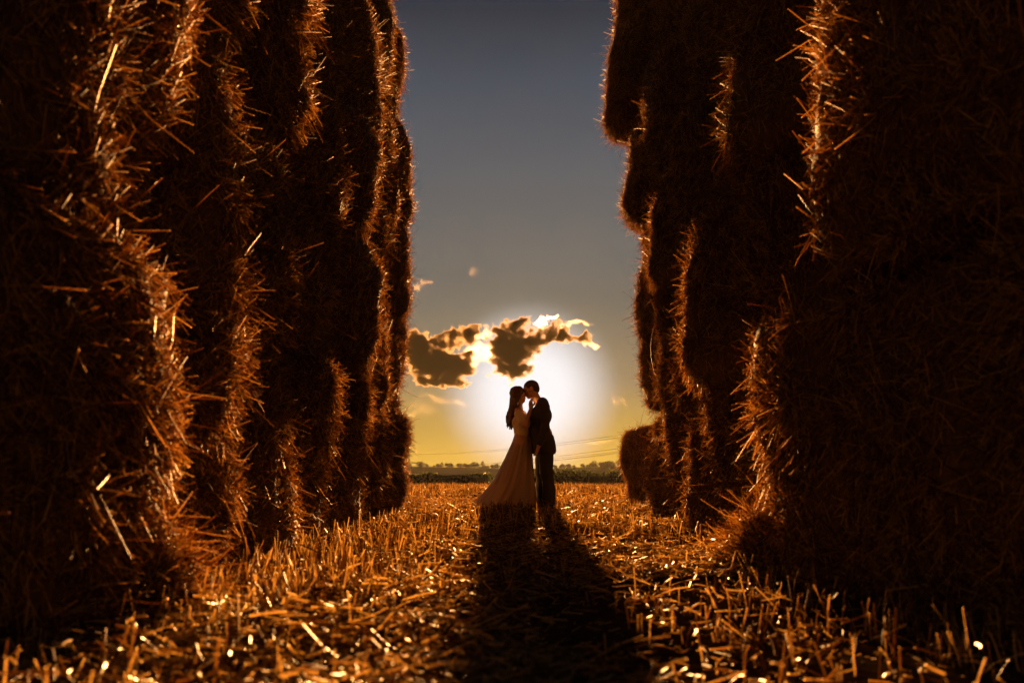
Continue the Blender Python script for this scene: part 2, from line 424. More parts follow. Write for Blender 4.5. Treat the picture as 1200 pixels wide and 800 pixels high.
# ------------------------------------------------------------------ implicit figures
class Sdf:
    """signed-distance figure sampled on a grid and skinned as one continuous surface"""
    def __init__(s, lo, hi, h):
        s.h = h; s.lo = np.array(lo, float)
        s.n = np.ceil((np.array(hi) - s.lo) / h).astype(int) + 1
        s.F = np.full(s.n, 1.0, np.float32)
    def _box(s, a, b):
        i0 = np.clip(np.floor((np.minimum(a, b) - s.lo) / s.h).astype(int), 0, s.n - 1)
        i1 = np.clip(np.ceil((np.maximum(a, b) - s.lo) / s.h).astype(int) + 1, 1, s.n)
        sl = tuple(slice(x, y) for x, y in zip(i0, i1))
        g = np.meshgrid(*[(s.lo[k] + s.h * np.arange(i0[k], i1[k])).astype(np.float32) for k in range(3)], indexing='ij')
        return sl, np.stack(g, -1)
    def _join(s, sl, d, k):
        f = s.F[sl]
        if k <= 0: s.F[sl] = np.minimum(f, d); return
        hh = np.clip(k - np.abs(f - d), 0, None) / k
        s.F[sl] = np.minimum(f, d) - hh * hh * k * .25
    def cone(s, a, b, ra, rb, k=.02, sq=None):
        a, b = np.array(a, float), np.array(b, float); m = max(ra, rb) * (1 if sq is None else max(1, 1 / min(sq))) + k + .02
        sl, p = s._box(np.minimum(a, b) - m, np.maximum(a, b) + m)
        ab = b - a; t = np.clip(((p - a) @ ab) / (ab @ ab), 0, 1)
        d = p - (a + t[..., None] * ab)
        if sq is not None: d = d * np.array(sq)
        s._join(sl, np.linalg.norm(d, axis=-1) - (ra + (rb - ra) * t), k)
    def chain(s, pts, rad, k=.02):
        for i in range(len(pts) - 1): s.cone(pts[i], pts[i + 1], rad[i], rad[i + 1], k)
    def ell(s, c, r, k=.02, ry=0.0, rz=0.0, cut=False):
        c, r = np.array(c, float), np.array(r, float); m = r.max() + k + .02
        sl, p = s._box(c - m, c + m); q = p - c
        if ry or rz:
            Rm = np.array(Euler((0, ry, rz)).to_matrix()); q = q @ Rm
        k0 = np.linalg.norm(q / r, axis=-1); k1 = np.linalg.norm(q / r ** 2, axis=-1) + 1e-6
        d = k0 * (k0 - 1) / k1
        if cut:
            f = s.F[sl]; hh = np.clip(k - np.abs(f + d), 0, None) / max(k, 1e-6)
            s.F[sl] = np.maximum(f, -d) + hh * hh * k * .25
        else: s._join(sl, d, k)
    def clipz(s, z0=None, z1=None, tilt=(0, 0)):
        g = np.meshgrid(*[s.lo[k] + s.h * np.arange(s.n[k]) for k in range(3)], indexing='ij')
        z = g[2] + g[0] * tilt[0] + g[1] * tilt[1]
        if z0 is not None: s.F = np.maximum(s.F, (z0 - z).astype(np.float32))
        if z1 is not None: s.F = np.maximum(s.F, (z - z1).astype(np.float32))
    def noise(s, freq, amp, seed):
        nz = SinNoise(seed, freq, 2)
        m = np.abs(s.F) < .04
        ii = np.argwhere(m); s.F[m] += (amp * nz(s.lo + s.h * ii)).astype(np.float32)
    def skin(s):
        Fv = s.F.copy()
        for ax in range(3):                       # close the border
            for e in (0, -1):
                ix = [slice(None)] * 3; ix[ax] = e; Fv[tuple(ix)] = np.maximum(Fv[tuple(ix)], s.h * .5)
        ins = Fv < 0; nx, ny, nz = Fv.shape
        acc = np.zeros((nx - 1, ny - 1, nz - 1, 3), np.float32); cnt = np.zeros((nx - 1, ny - 1, nz - 1), np.float32)
        for ax in range(3):
            A = [slice(None)] * 3; B = [slice(None)] * 3; A[ax] = slice(0, -1); B[ax] = slice(1, None)
            fa, fb = Fv[tuple(A)], Fv[tuple(B)]
            cr = (fa < 0) != (fb < 0)
            t = np.where(cr, fa / np.where(cr, fa - fb, 1), 0)
            o1, o2 = [k for k in range(3) if k != ax]
            for d1 in (0, 1):
                for d2 in (0, 1):
                    ix = [slice(None)] * 3
                    ix[o1] = slice(d1, d1 + Fv.shape[o1] - 1); ix[o2] = slice(d2, d2 + Fv.shape[o2] - 1)
                    c, tt = cr[tuple(ix)], t[tuple(ix)]
                    cnt += c
                    acc[..., ax] += np.where(c, tt, 0); acc[..., o1] += c * d1; acc[..., o2] += c * d2
        has = cnt > 0
        ids = np.full(has.shape, -1, np.int64); ii = np.argwhere(has); ids[has] = np.arange(len(ii))
        V = s.lo + s.h * (ii + acc[has] / cnt[has][:, None])
        quads = []
        for ax in range(3):
            o1, o2 = (ax + 1) % 3, (ax + 2) % 3
            A = [slice(None)] * 3; B = [slice(None)] * 3; A[ax] = slice(0, -1); B[ax] = slice(1, None)
            A[o1] = B[o1] = slice(1, -1); A[o2] = B[o2] = slice(1, -1)
            ia, ib = ins[tuple(A)], ins[tuple(B)]
            e = np.argwhere(ia != ib)
            if not len(e): continue
            fl = ia[tuple(e.T)]
            e[:, o1] += 1; e[:, o2] += 1
            def cell(d1, d2):
                c = e.copy(); c[:, o1] -= d1; c[:, o2] -= d2; return ids[tuple(c.T)]
            q = np.stack([cell(1, 1), cell(0, 1), cell(0, 0), cell(1, 0)], -1)
            q[~fl] = q[~fl][:, ::-1]; quads.append(q)
        return V, np.concatenate(quads)
    def build(s, name, m, parent, relax=2):
        V, Q = s.skin()
        for _ in range(relax):                    # gentle smoothing
            S = np.zeros_like(V); C = np.zeros(len(V))
            for a in range(4):
                b = (a + 1) % 4
                np.add.at(S, Q[:, a], V[Q[:, b]]); np.add.at(C, Q[:, a], 1)
                np.add.at(S, Q[:, b], V[Q[:, a]]); np.add.at(C, Q[:, b], 1)
            V = V * .55 + (S / np.maximum(C, 1)[:, None]) * .45
        return MB().add(V, Q, smooth=True).build(name, m, parent)

def hand(s, wrist, palm_dir, normal, curl, spread_axis, L=.18, k=.006, thumb_side=1):
    """palm, four unequal curled fingers and a thumb leaving the side of the palm"""
    w = np.array(wrist, float); d = np.array(palm_dir, float); d /= np.linalg.norm(d)
    n = np.array(normal, float); n -= d * (n @ d); n /= np.linalg.norm(n)      # n: the way the fingers curl
    sd = np.cross(d, n)
    pl = L * .5
    for f in (-1, -.33, .33, 1):
        s.cone(w + sd * f * .018, w + d * pl + sd * f * .032, .015, .0125, .02)
    for i, (f, ln) in enumerate(((-1, .36), (-.33, .45), (.33, .48), (1, .43))):
        p = w + d * pl + sd * f * .031; dd = d + sd * f * .10; dd /= np.linalg.norm(dd)
        for j, (fr, r0, r1) in enumerate(((.45, .0098, .009), (.32, .009, .0082), (.23, .0082, .0065))):
            an = curl * (j + .6) * (1 + .12 * i)
            v = dd * math.cos(an) + n * math.sin(an)
            q = p + v * ln * L * fr
            s.cone(p, q, r0, r1, k); p = q
    b = w + d * pl * .25 + sd * thumb_side * .026
    v1 = d * .65 + sd * thumb_side * .6 + n * .35; v1 /= np.linalg.norm(v1)
    v2 = d * .85 + sd * thumb_side * .15 + n * .45; v2 /= np.linalg.norm(v2)
    m = b + v1 * .045; s.cone(b, m, .015, .0115, .012); s.cone(m, m + v2 * .036, .011, .0085, k)

def head(s, c, face, tilt, sc_=1.0, male=True):
    """skull, jaw, brow, nose, lips, chin, lids and ears; face = +1/-1 along x, tilt = nod (radians, chin down > 0)"""
    c = np.array(c, float)
    def q(f, l, u):                                  # forward, left, up in head space
        ff, uu = f * math.cos(tilt) - (-u) * 0 + u * math.sin(tilt), u * math.cos(tilt) - f * math.sin(tilt)
        return c + np.array([face * ff, l, uu]) * sc_
    ry = face * tilt
    E = lambda p, r, k=.015: s.ell(q(*p), np.array(r) * sc_, k, ry=ry)
    E((-.012, 0, .028), (.100, .077, .088), .02)
    E((.022, 0, -.035), (.070, .060, .080), .04)
    E((.058, 0, -.092), (.028, .028, .022), .03)     # chin
    E((.084, 0, .028), (.014, .050, .012), .02)      # brow
    s.cone(q(.086, 0, .012), q(.112, 0, -.024), .0085 * sc_, .0125 * sc_, .014)   # nose
    E((.100, .012, -.028), (.010, .009, .008), .008); E((.100, -.012, -.028), (.010, .009, .008), .008)
    E((.092, 0, -.052), (.011, .024, .0075), .008); E((.089, 0, -.064), (.011, .022, .008), .008)   # lips
    for l in (-1, 1):
        E((.074, l * .032, .006), (.014, .015, .010), .008)    # closed lids
        E((.050, l * .052, -.020), (.022, .016, .018), .03)    # cheekbone
        E((-.012, l * .078, -.006), (.019, .010, .032), .008)  # ear
        E((-.008, l * .070, -.024), (.011, .010, .014), .008)  # lobe
    return q

YB = 13.2                                             # the couple stands here, past the end of the left wall
H0 = float(gz(np.array([0.4]), np.array([YB]))[0])
S = 0.995
# ---- the man, facing -x
man = empty('person', (-.035, YB, H0)); man.scale = (1.04,) * 3
tag(man, 'man in a dark suit, near arm hanging, bending his head to kiss the bride', 'person')
b = Sdf((.02, -.40, 0), (.78, .46, 1.84), .005)
hipL, hipR = (.49, -.09, .92), (.47, .09, .92)
kneeL, kneeR = (.505, -.10, .50), (.445, .09, .50)
ankL, ankR = (.545, -.10, .09), (.455, .10, .09)
b.chain([hipL, kneeL, (.53, -.1, .36), ankL], [.085, .057, .056, .038], .03)
b.chain([hipR, kneeR, (.455, .1, .36), ankR], [.085, .057, .056, .038], .03)
for a_ in (ankL, ankR): b.chain([a_, (a_[0] - .06, a_[1], .055), (a_[0] - .14, a_[1], .035)], [.036, .036, .026], .02)
b.cone((.485, -.05, .95), (.485, .05, .95), .12, .12, .05)
b.cone((.48, -.05, 1.05), (.47, .05, 1.05), .105, .105, .06)
b.cone((.44, -.07, 1.30), (.43, .07, 1.30), .115, .115, .08)
b.cone((.455, -.16, 1.425), (.44, .16, 1.425), .06, .06, .06)
b.cone((.42, 0, 1.44), (.345, 0, 1.60), .062, .056, .05)
hd = head(b, (.298, .012, 1.668), -1, .30, 1.05)
shL, elL, wrL = (.47, -.205, 1.40), (.485, -.275, 1.115), (.40, -.262, .885)
shR, elR, wrR = (.44, .205, 1.40), (.31, .30, 1.16), (.165, .225, 1.085)
b.chain([shL, elL, wrL], [.052, .038, .027], .03); b.chain([shR, elR, wrR], [.052, .038, .027], .03)
hand(b, wrL, (-.28, .06, -1), (-.9, .35, .1), .30, None, thumb_side=1)
hand(b, wrR, (-.75, -.62, -.05), (.25, -.85, 0), .30, None, thumb_side=1)
b.build('body', M['skin'], man)
# cropped hair
hm = Sdf((.10, -.14, 1.50), (.52, .16, 1.84), .005)
hm.ell(hd(-.014, 0, .030), (.107, .083, .0945), .01, ry=-.30)
hm.ell(hd(-.05, 0, -.012), (.069, .071, .0735), .02, ry=-.30)
hm.ell(hd(.098, 0, -.045), (.085, .13, .098), .012, ry=-.30, cut=True)
hm.ell(hd(.0, .08, -.03), (.032, .03, .04), .01, cut=True); hm.ell(hd(.0, -.08, -.03), (.032, .03, .04), .01, cut=True)
hm.noise(90, .0012, 5)
hm.build('hair', M['crop_hair'], man, 1)
# trousers
tr = Sdf((.25, -.25, .04), (.72, .26, 1.08), .006)
for hp, kn, an in ((hipL, kneeL, ankL), (hipR, kneeR, ankR)):
    tr.chain([hp, kn, (an[0] - .005, an[1], .30), (an[0] - .008, an[1], .075)], [.110, .087, .080, .083], .04)
tr.cone((.485, -.05, .97), (.485, .05, .97), .132, .132, .05)
tr.clipz(.075, 1.03); tr.noise(16, .006, 8)
tr.build('trousers', M['trousers'], man)
# jacket
jk = Sdf((.0, -.42, .70), (.80, .46, 1.60), .006)
jk.cone((.435, -.05, 1.04), (.425, .05, 1.04), .153, .153, .05)
jk.cone((.430, -.08, 1.28), (.42, .08, 1.28), .157, .157, .09)
jk.cone((.46, -.165, 1.430), (.445, .165, 1.430), .072, .072, .06)
jk.cone((.455, -.05, 1.475), (.445, .05, 1.475), .072, .072, .05)
jk.cone((.46, -.07, .86), (.46, .07, .86), .164, .164, .08)
jk.cone((.545, -.03, .90), (.605, -.03, .80), .075, .042, .06); jk.cone((.545, .05, .90), (.58, .05, .80), .07, .05, .06)   # the vent swings out at the back
jk.chain([shL, (.49, -.255, 1.25), elL, (.44, -.27, 1.0), (.408, -.263, .908)], [.079, .066, .060, .053, .046], .03)
jk.chain([shR, (.37, .265, 1.27), elR, (.23, .262, 1.12), (.19, .232, 1.095)], [.079, .066, .060, .053, .046], .03)
jk.ell((.37, 0, 1.575), (.075, .068, .075), .01, cut=True)
jk.clipz(.805, None, tilt=(.10, 0)); jk.noise(13, .006, 9)
jk.build('jacket', M['suit'], man)
# shirt collar and cuff
sh = Sdf((.22, -.14, 1.40), (.56, .14, 1.62), .005)
sh.cone((.425, 0, 1.475), (.385, 0, 1.545), .076, .068, .01); sh.clipz(1.44, 1.715, tilt=(.45, 0))
sh.ell((.362, 0, 1.60), (.058, .06, .06), .005, cut=True)
sh.build('shirt_collar', M['shirt'], man)
cf = Sdf((.3, -.34, .84), (.5, -.18, 1.0), .004); cf.cone((.42, -.264, .94), (.403, -.262, .893), .040, .039, .005); cf.clipz(.888, None)
cf.build('shirt_cuff', M['shirt'], man)
for an in (ankL, ankR):
    s_ = Sdf((an[0] - .30, an[1] - .08, 0), (an[0] + .12, an[1] + .08, .16), .005)
    s_.chain([(an[0] + .03, an[1], .045), (an[0] - .07, an[1], .05), (an[0] - .16, an[1] , .035), (an[0] - .205, an[1], .026)], [.042, .042, .042, .028], .02)
    s_.cone((an[0] - .005, an[1], .06), (an[0], an[1], .10), .042, .040, .02)
    s_.cone((an[0] + .035, an[1], .012), (an[0] + .03, an[1], .02), .036, .038, .01)
    s_.clipz(.004, None); s_.build('shoe', M['shoe'], man)

# ---- the bride, facing +x
wom = empty('person', (0, YB, H0)); wom.scale = (1.04,) * 3
tag(wom, 'bride in a pale off-shoulder satin gown, long loose hair, hand raised to his chin', 'person')
b = Sdf((-.12, -.36, .0), (.46, .36, 1.76), .005)
for l in (-1, 1):
    b.chain([(.13, l * .085, .90), (.15, l * .085, .48), (.13, l * .08, .13)], [.088, .055, .034], .03)
    b.chain([(.13, l * .08, .12), (.19, l * .08, .06), (.25, l * .08, .022)], [.034, .030, .020], .02)
b.cone((.125, -.06, .93), (.125, .06, .93), .115, .115, .05)
b.cone((.135, -.05, 1.08), (.135, .05, 1.08), .082, .082, .07)
b.cone((.13, -.06, 1.24), (.13, .06, 1.24), .092, .092, .07)
b.ell((.195, -.06, 1.225), (.065, .062, .065), .04); b.ell((.195, .06, 1.225), (.065, .062, .065), .04)
b.cone((.10, -.125, 1.365), (.10, .125, 1.365), .046, .046, .06)
b.cone((.10, 0, 1.37), (.098, 0, 1.51), .052, .046, .04)
hw = head(b, (.092, -.012, 1.582), 1, -.10, .94, False)
sR, eR, wR = (.080, -.165, 1.350), (.175, -.245, 1.160), (.262, -.115, 1.385)
sL, eL, wL = (.105, .158, 1.355), (.235, .235, 1.185), (.330, .185, 1.36)
b.chain([sR, eR, wR], [.050, .038, .025], .025); b.chain([sL, eL, wL], [.044, .034, .024], .025)
hand(b, wR, (-.05, .33, 1), (.55, .4, .05), .22, None, L=.165, thumb_side=-1)
hand(b, wL, (.45, -.1, .9), (.6, -.4, .2), .25, None, L=.165, thumb_side=1)
b.build('body', M['skin'], wom)
# hair: cap plus long wavy locks down the back
hr = Sdf((-.20, -.20, .98), (.26, .20, 1.76), .0055)
hr.ell(hw(-.018, 0, .036), (.110, .088, .096), .02, ry=-.1)
hr.ell(hw(.105, 0, -.045), (.080, .120, .092), .012, ry=-.1, cut=True)
g = np.random.default_rng(12)
for i in range(26):
    y0 = g.uniform(-.075, .075); ph = g.uniform(0, 6.28); ln = g.uniform(.34, .50)
    tt = np.linspace(0, 1, 9)
    px = .062 - .02 * abs(y0) / .07 - .098 * tt ** 1.4 + .016 * np.sin(ph + 9 * tt) * tt + g.normal(0, .014)
    py = y0 * (1 + .35 * tt) + .016 * np.cos(ph + 8 * tt) * tt
    pz = 1.60 - ln * tt + .0 * tt
    hr.chain(np.stack([px, py, pz], -1), [.036, .040, .040, .038, .035, .030, .024, .016, .007], .012)
hr.chain([hw(.03, -.066, .06), hw(.0, -.085, -.03), (.045, -.095, 1.44), (.0, -.10, 1.30), (-.03, -.09, 1.2)], [.03, .026, .028, .024, .008], .02)
hr.noise(70, .003, 6)
hr.build('hair', M['hair'], wom, 1)
# bodice with off-shoulder bands
bd = Sdf((-.06, -.36, 1.00), (.42, .36, 1.42), .005)
bd.cone((.135, -.055, 1.06), (.135, .055, 1.06), .096, .096, .04)
bd.cone((.116, -.066, 1.20), (.116, .066, 1.20), .120, .120, .07)
bd.ell((.20, -.06, 1.225), (.072, .068, .070), .04); bd.ell((.20, .06, 1.225), (.072, .068, .070), .04)
bd.clipz(1.02, 1.29); 
for a_, e_ in ((sR, eR), (sL, eL)):
    a_, e_ = np.array(a_), np.array(e_)
    bd.cone(a_ + (e_ - a_) * .22, a_ + (e_ - a_) * .62, .070, .066, .02)
bd.noise(30, .003, 4); bd.build('bodice', M['bodice satin'], wom)
# skirt with folds and a short train behind her
def skirt():
    prof = [(1.075, .040, .235, .118), (1.02, .030, .245, .14), (.95, .008, .262, .172), (.83, -.045, .275, .205), (.70, -.105, .282, .235), (.56, -.18, .292, .27), (.42, -.255, .305, .305),
            (.29, -.355, .318, .34), (.16, -.475, .326, .375), (.07, -.575, .332, .40), (.02, -.66, .336, .42), (.008, -.75, .338, .43)]
    pr = np.array(prof); zs = np.concatenate([np.linspace(1.075, .08, 46), [.055, .035, .02, .012, .008]])
    o = np.argsort(pr[:, 0]); n = 160; th = np.linspace(0, 2 * math.pi, n, endpoint=False)
    g = np.random.default_rng(8); V = []
    fo = [(int(k), g.uniform(0, 6.28), a) for k, a in ((7, .5), (11, .5), (17, .35), (23, .2))]
    for z in zs:
        xb, xf, yy = (np.interp(z, pr[o, 0], pr[o, j]) for j in (1, 2, 3))
        t = 1 - z / 1.075
        amp = .004 + .026 * t ** 1.1
        fold = sum(a * np.sin(k * th + ph + 1.1 * math.sin(2.3 * t + k)) for k, ph, a in fo)
        cx, rx = (xb + xf) / 2, (xf - xb) / 2
        # egg shape: the back stretches out into the train
        cb = np.cos(th); wy = np.where(cb < 0, 1 - .42 * t * cb ** 2 * (rx > .3), 1)
        r = 1 + fold * amp / max(rx, .1) * np.where(cb < -.85, .4, 1)
        V.append(np.stack([cx + rx * r * cb, yy * r * wy * np.sin(th), np.full(n, z) + .012 * np.sin(3 * th) * (z < .1)], -1))
    V = np.array(V); V[..., 2] = np.maximum(V[..., 2], .006)
    m = len(zs); inn = V.copy()                       # an inner layer gives the cloth its thickness
    c = V.mean(1, keepdims=True); dv = V - c; dv[..., 2] = 0; inn = V - dv / (np.linalg.norm(dv, axis=-1, keepdims=True) + 1e-9) * .006
    i = np.arange(m - 1)[:, None] * n; k = np.arange(n)[None]; k2 = (k + 1) % n
    q = np.stack([i + k, i + n + k, i + n + k2, i + k2], -1).reshape(-1, 4)
    mb = MB().add(np.concatenate([V.reshape(-1, 3), inn.reshape(-1, 3)]), np.concatenate([q, q[:, ::-1] + m * n,
        np.stack([k[0] + (m - 1) * n, k[0] + (m - 1) * n + m * n, k2[0] + (m - 1) * n + m * n, k2[0] + (m - 1) * n], -1)]), smooth=True)
    return mb.build('skirt', M['satin'], wom)
skirt()
print('people', time.time() - T0)

# ------------------------------------------------------------------ hedge, trees, far woods
def leaf_cloud(mb, c, r, n, size, g, lump=None):
    c, r = np.array(c, float), np.array(r, float)
    d = g.normal(size=(n, 3)); d /= np.linalg.norm(d, axis=1, keepdims=True)
    rad = g.uniform(.55, 1.0, n) ** .6
    if lump is not None: rad = rad * (1 + .28 * lump(d * 2.2))
    p = c + d * rad[:, None] * r
    a = g.normal(size=(n, 3)); a /= np.linalg.norm(a, axis=1, keepdims=True); b_ = np.cross(a, g.normal(size=(n, 3))); b_ /= np.linalg.norm(b_, axis=1, keepdims=True)
    s = size * g.uniform(.5, 1.3, n)[:, None]
    V = np.stack([p - a * s, p + b_ * s * .6, p + a * s, p - b_ * s * .6], 1).reshape(-1, 3)
    mb.add(V, np.arange(n * 4).reshape(n, 4), 0, np.repeat(g.uniform(0, 1, n), 4))

def hedge_row(name, label, x0, x1, d, hgt, seed, n):
    g = np.random.default_rng(seed); mb = MB(); hz = SinNoise(seed, .35, 3)
    xs_ = np.linspace(x0, x1, n)
    zb = float(gz(np.array([0.]), np.array([float(d)]))[0])
    for x in xs_:
        h = hgt * (1 + .30 * hz(np.array([x, 0., 0.])))
        leaf_cloud(mb, (x, d + g.normal(0, .6), zb + h * .5), (1.0 * (x1 - x0) / n + .5, 1.3, h * .55), 150, .28, g, hz)
    # solid twiggy core so no field shows through
    v, f = tube([(x, d, zb + hgt * .38) for x in np.linspace(x0, x1, 40)], hgt * .42, 8)
    mb.add(v, f, 0)
    o = mb.build(name, M['leaf']); return tag(o, label, 'hedge')
hedge_row('hedge', 'long dark field hedge behind the stubble, left of the couple', -24.5, -4.2, 158, 2.25, 41, 36)
hedge_row('hedge', 'long dark field hedge behind the stubble, right of the couple', -1.5, 24.0, 162, 2.15, 42, 44)

def far_wood(name, label, x0, x1, d, n, hgt, seed):
    g = np.random.default_rng(seed); mb = MB()
    for i in range(n):
        x = x0 + (x1 - x0) * (i + g.uniform(-1.2, 1.2)) / n; y = d + g.uniform(-15, 25); h = hgt * g.uniform(.35, 1.0) ** 1.0 * (1.7 if g.random() < .18 else 1.0)
        z0 = hillz(x, y); ln = SinNoise(seed * 50 + i, 1.6, 2)
        v, f = tube([(x, y, z0 - .5), (x, y, z0 + h * .5)], [.35, .15], 5); mb.add(v, f, 1)
        leaf_cloud(mb, (x, y, z0 + h * .58), (h * .55, h * .5, h * .45), 260, .55, g, ln)
        leaf_cloud(mb, (x + h * .4, y, z0 + h * .35), (h * .45, h * .4, h * .35), 120, .55, g, ln)
    o = mb.build(name, [M['leaf'], M['bark']]); return tag(o, label, 'wood', kind='stuff')
far_wood('treeline', 'distant line of trees on the hill left of the bride', -96, -8, 800, 30, 3.6, 61)
far_wood('treeline', 'distant line of trees on the hill right of the groom', 2, 120, 800, 34, 3.4, 62)

def far_tree(label, px, d, top_py, w, seed):
    g = np.random.default_rng(seed); x = (px - 600) / F * d
    z0 = hillz(x, d) - .6; h = P(px, top_py, d)[2] - z0
    r = empty('broadleaf_tree', (x, d, z0))
    v, f = tube([(0, 0, 0), (.1, 0, h * .35), (.0, .1, h * .7)], [.5, .35, .12], 7); tk = MB().add(v, f, smooth=True)
    for k in range(5):
        a = k * 1.3; v, f = tube([(0, 0, h * .4), (w * .3 * math.cos(a), w * .3 * math.sin(a), h * .7)], [.2, .06], 5); tk.add(v, f, smooth=True)
    tk.build('trunk', M['bark'], r)
    mb = MB(); 
    for k in range(9):
        a = g.uniform(0, 6.28); rr = w * .33 * g.uniform(.2, 1)
        leaf_cloud(mb, (rr * math.cos(a), rr * math.sin(a), h * g.uniform(.45, .78)), (w * .27, w * .27, h * .22), 260, .5, g, SinNoise(seed + k, 1.5, 2))
    mb.build('crown', M['leaf'], r)
    return tag(r, label, 'tree', 'trees standing out on the horizon')
far_tree('tallest round tree on horizon, against the low bale past the right wall', 710, 640, 541, 12, 81)
far_tree('broad tree on the horizon halfway between groom and the low bale', 684, 660, 547.5, 13, 82)
far_tree('low round tree on the horizon just right of the groom', 662, 660, 548, 11, 83)

# ------------------------------------------------------------------ pylons and cables
def bar(mb, a, b, w=.12):
    v, f = tube([a, b], w, 4); mb.add(v, f)
def pylon(loc, h, arms, label, rz, base_w=4.0, thick=.12):
    r = empty('electricity_pylon', loc, rz); mb = MB()
    lv = np.linspace(0, 1, 8)
    wd = lambda t: base_w * (1 - t) ** 1.3 * .5 + .35
    for t0, t1 in zip(lv[:-1], lv[1:]):
        w0, w1 = wd(t0), wd(t1); z0, z1 = h * t0, h * t1
        cs0 = [(sx * w0, sy * w0, z0) for sx, sy in ((1, 1), (-1, 1), (-1, -1), (1, -1))]; cs1 = [(sx * w1, sy * w1, z1) for sx, sy in ((1, 1), (-1, 1), (-1, -1), (1, -1))]
        for k in range(4):
            bar(mb, cs0[k], cs1[k], thick); bar(mb, cs0[k], cs1[(k + 1) % 4], thick * .6); bar(mb, cs0[(k + 1) % 4], cs1[k], thick * .6); bar(mb, cs1[k], cs1[(k + 1) % 4], thick * .6)
    mb.build('tower', M['steel'], r)
    for z, l in arms:
        for sx in (-1, 1):
            am = MB()
            for sy in (-.4, .4): bar(am, (0, sy, z), (sx * l, 0, z + .15), thick); bar(am, (0, sy, z + 1.3), (sx * l, 0, z + .15), thick * .8)
            a = am.build('crossarm', M['steel'], r)
            v, f = tube([(sx * l, 0, z + .1), (sx * l, 0, z - 1.6)], .13, 6); MB().add(v, f).build('insulator', M['cable'], a)
    return tag(r, label, 'pylon')
# the near line: one pylon behind the far end of the left wall, its arm ends showing, and one behind the right wall carrying the other end
A = P(478, 527, 560); B = P(985, 462, 235)
LB = np.array([B[0] - A[0], B[1] - A[1]]); rzl = math.atan2(LB[1], LB[0]) - math.pi / 2
ARM = [(-.6, 5.0), (-5.6, 6.2), (-10.2, 5.2)]
pa = pylon((A[0], A[1], -4), A[2] + 4, [(A[2] + 4 + dz - 1.2, l) for dz, l in ((0, 4.6), (-6.8, 5.6))], 'lattice pylon half hidden by the left wall, arm ends showing', rzl, 4.0, .2)
def cable(a, b, sag, label, rad=.05):
    t = np.linspace(0, 1, 60)[:, None]; p = np.array(a) * (1 - t) + np.array(b) * t; p[:, 2] -= (4 * sag * t * (1 - t))[:, 0]
    v, f = tube(p, rad, 5); o = MB().add(v, f).build('power_cable', M['cable'])
    return tag(o, label, 'cable', 'overhead power cables')
dirx = np.array([math.cos(rzl), math.sin(rzl), 0.])
lab = ['top pair of the near power cables, the outer one', 'top pair of the near power cables, the inner one', 'lower pair of the near power cables, the outer one', 'lower pair of the near power cables, the inner one']
i = 0
for dz, l in ((0, 4.6), (-6.8, 5.6)):
    for sx in (1, -1):
        a = A + dirx * sx * l + [0, 0, dz - 2.8]; b_ = B + dirx * sx * l * .55 + [0, 0, dz * .8 - 1.6]
        cable(a, b_, 3.5, lab[i], .045); i += 1
C1, C2 = P(474, 550, 900), P(880, 503, 420)
for k, (s_, lb) in enumerate(((0, 'far power cable low over the hills, the higher one'), (-2.6, 'far power cable low over the hills, the lower one'))):
    cable(C1 + [0, 0, s_], C2 + [0, 0, s_ * .9], 3.0, lb, .11)
for px, top, lb in ((518, 541.5, 'tiny distant pylon on the skyline nearest the left wall'), (565.5, 540.0, 'tiny distant pylon on the skyline close to the gown')):
    d = 1350; t = P(px, top, d); pylon((t[0], d, -2.), t[2] + 2., [((t[2] + 2) * .95 - 1, 2.6), ((t[2] + 2) * .84 - 1, 3.2)], lb, .3, 3.0, .7)

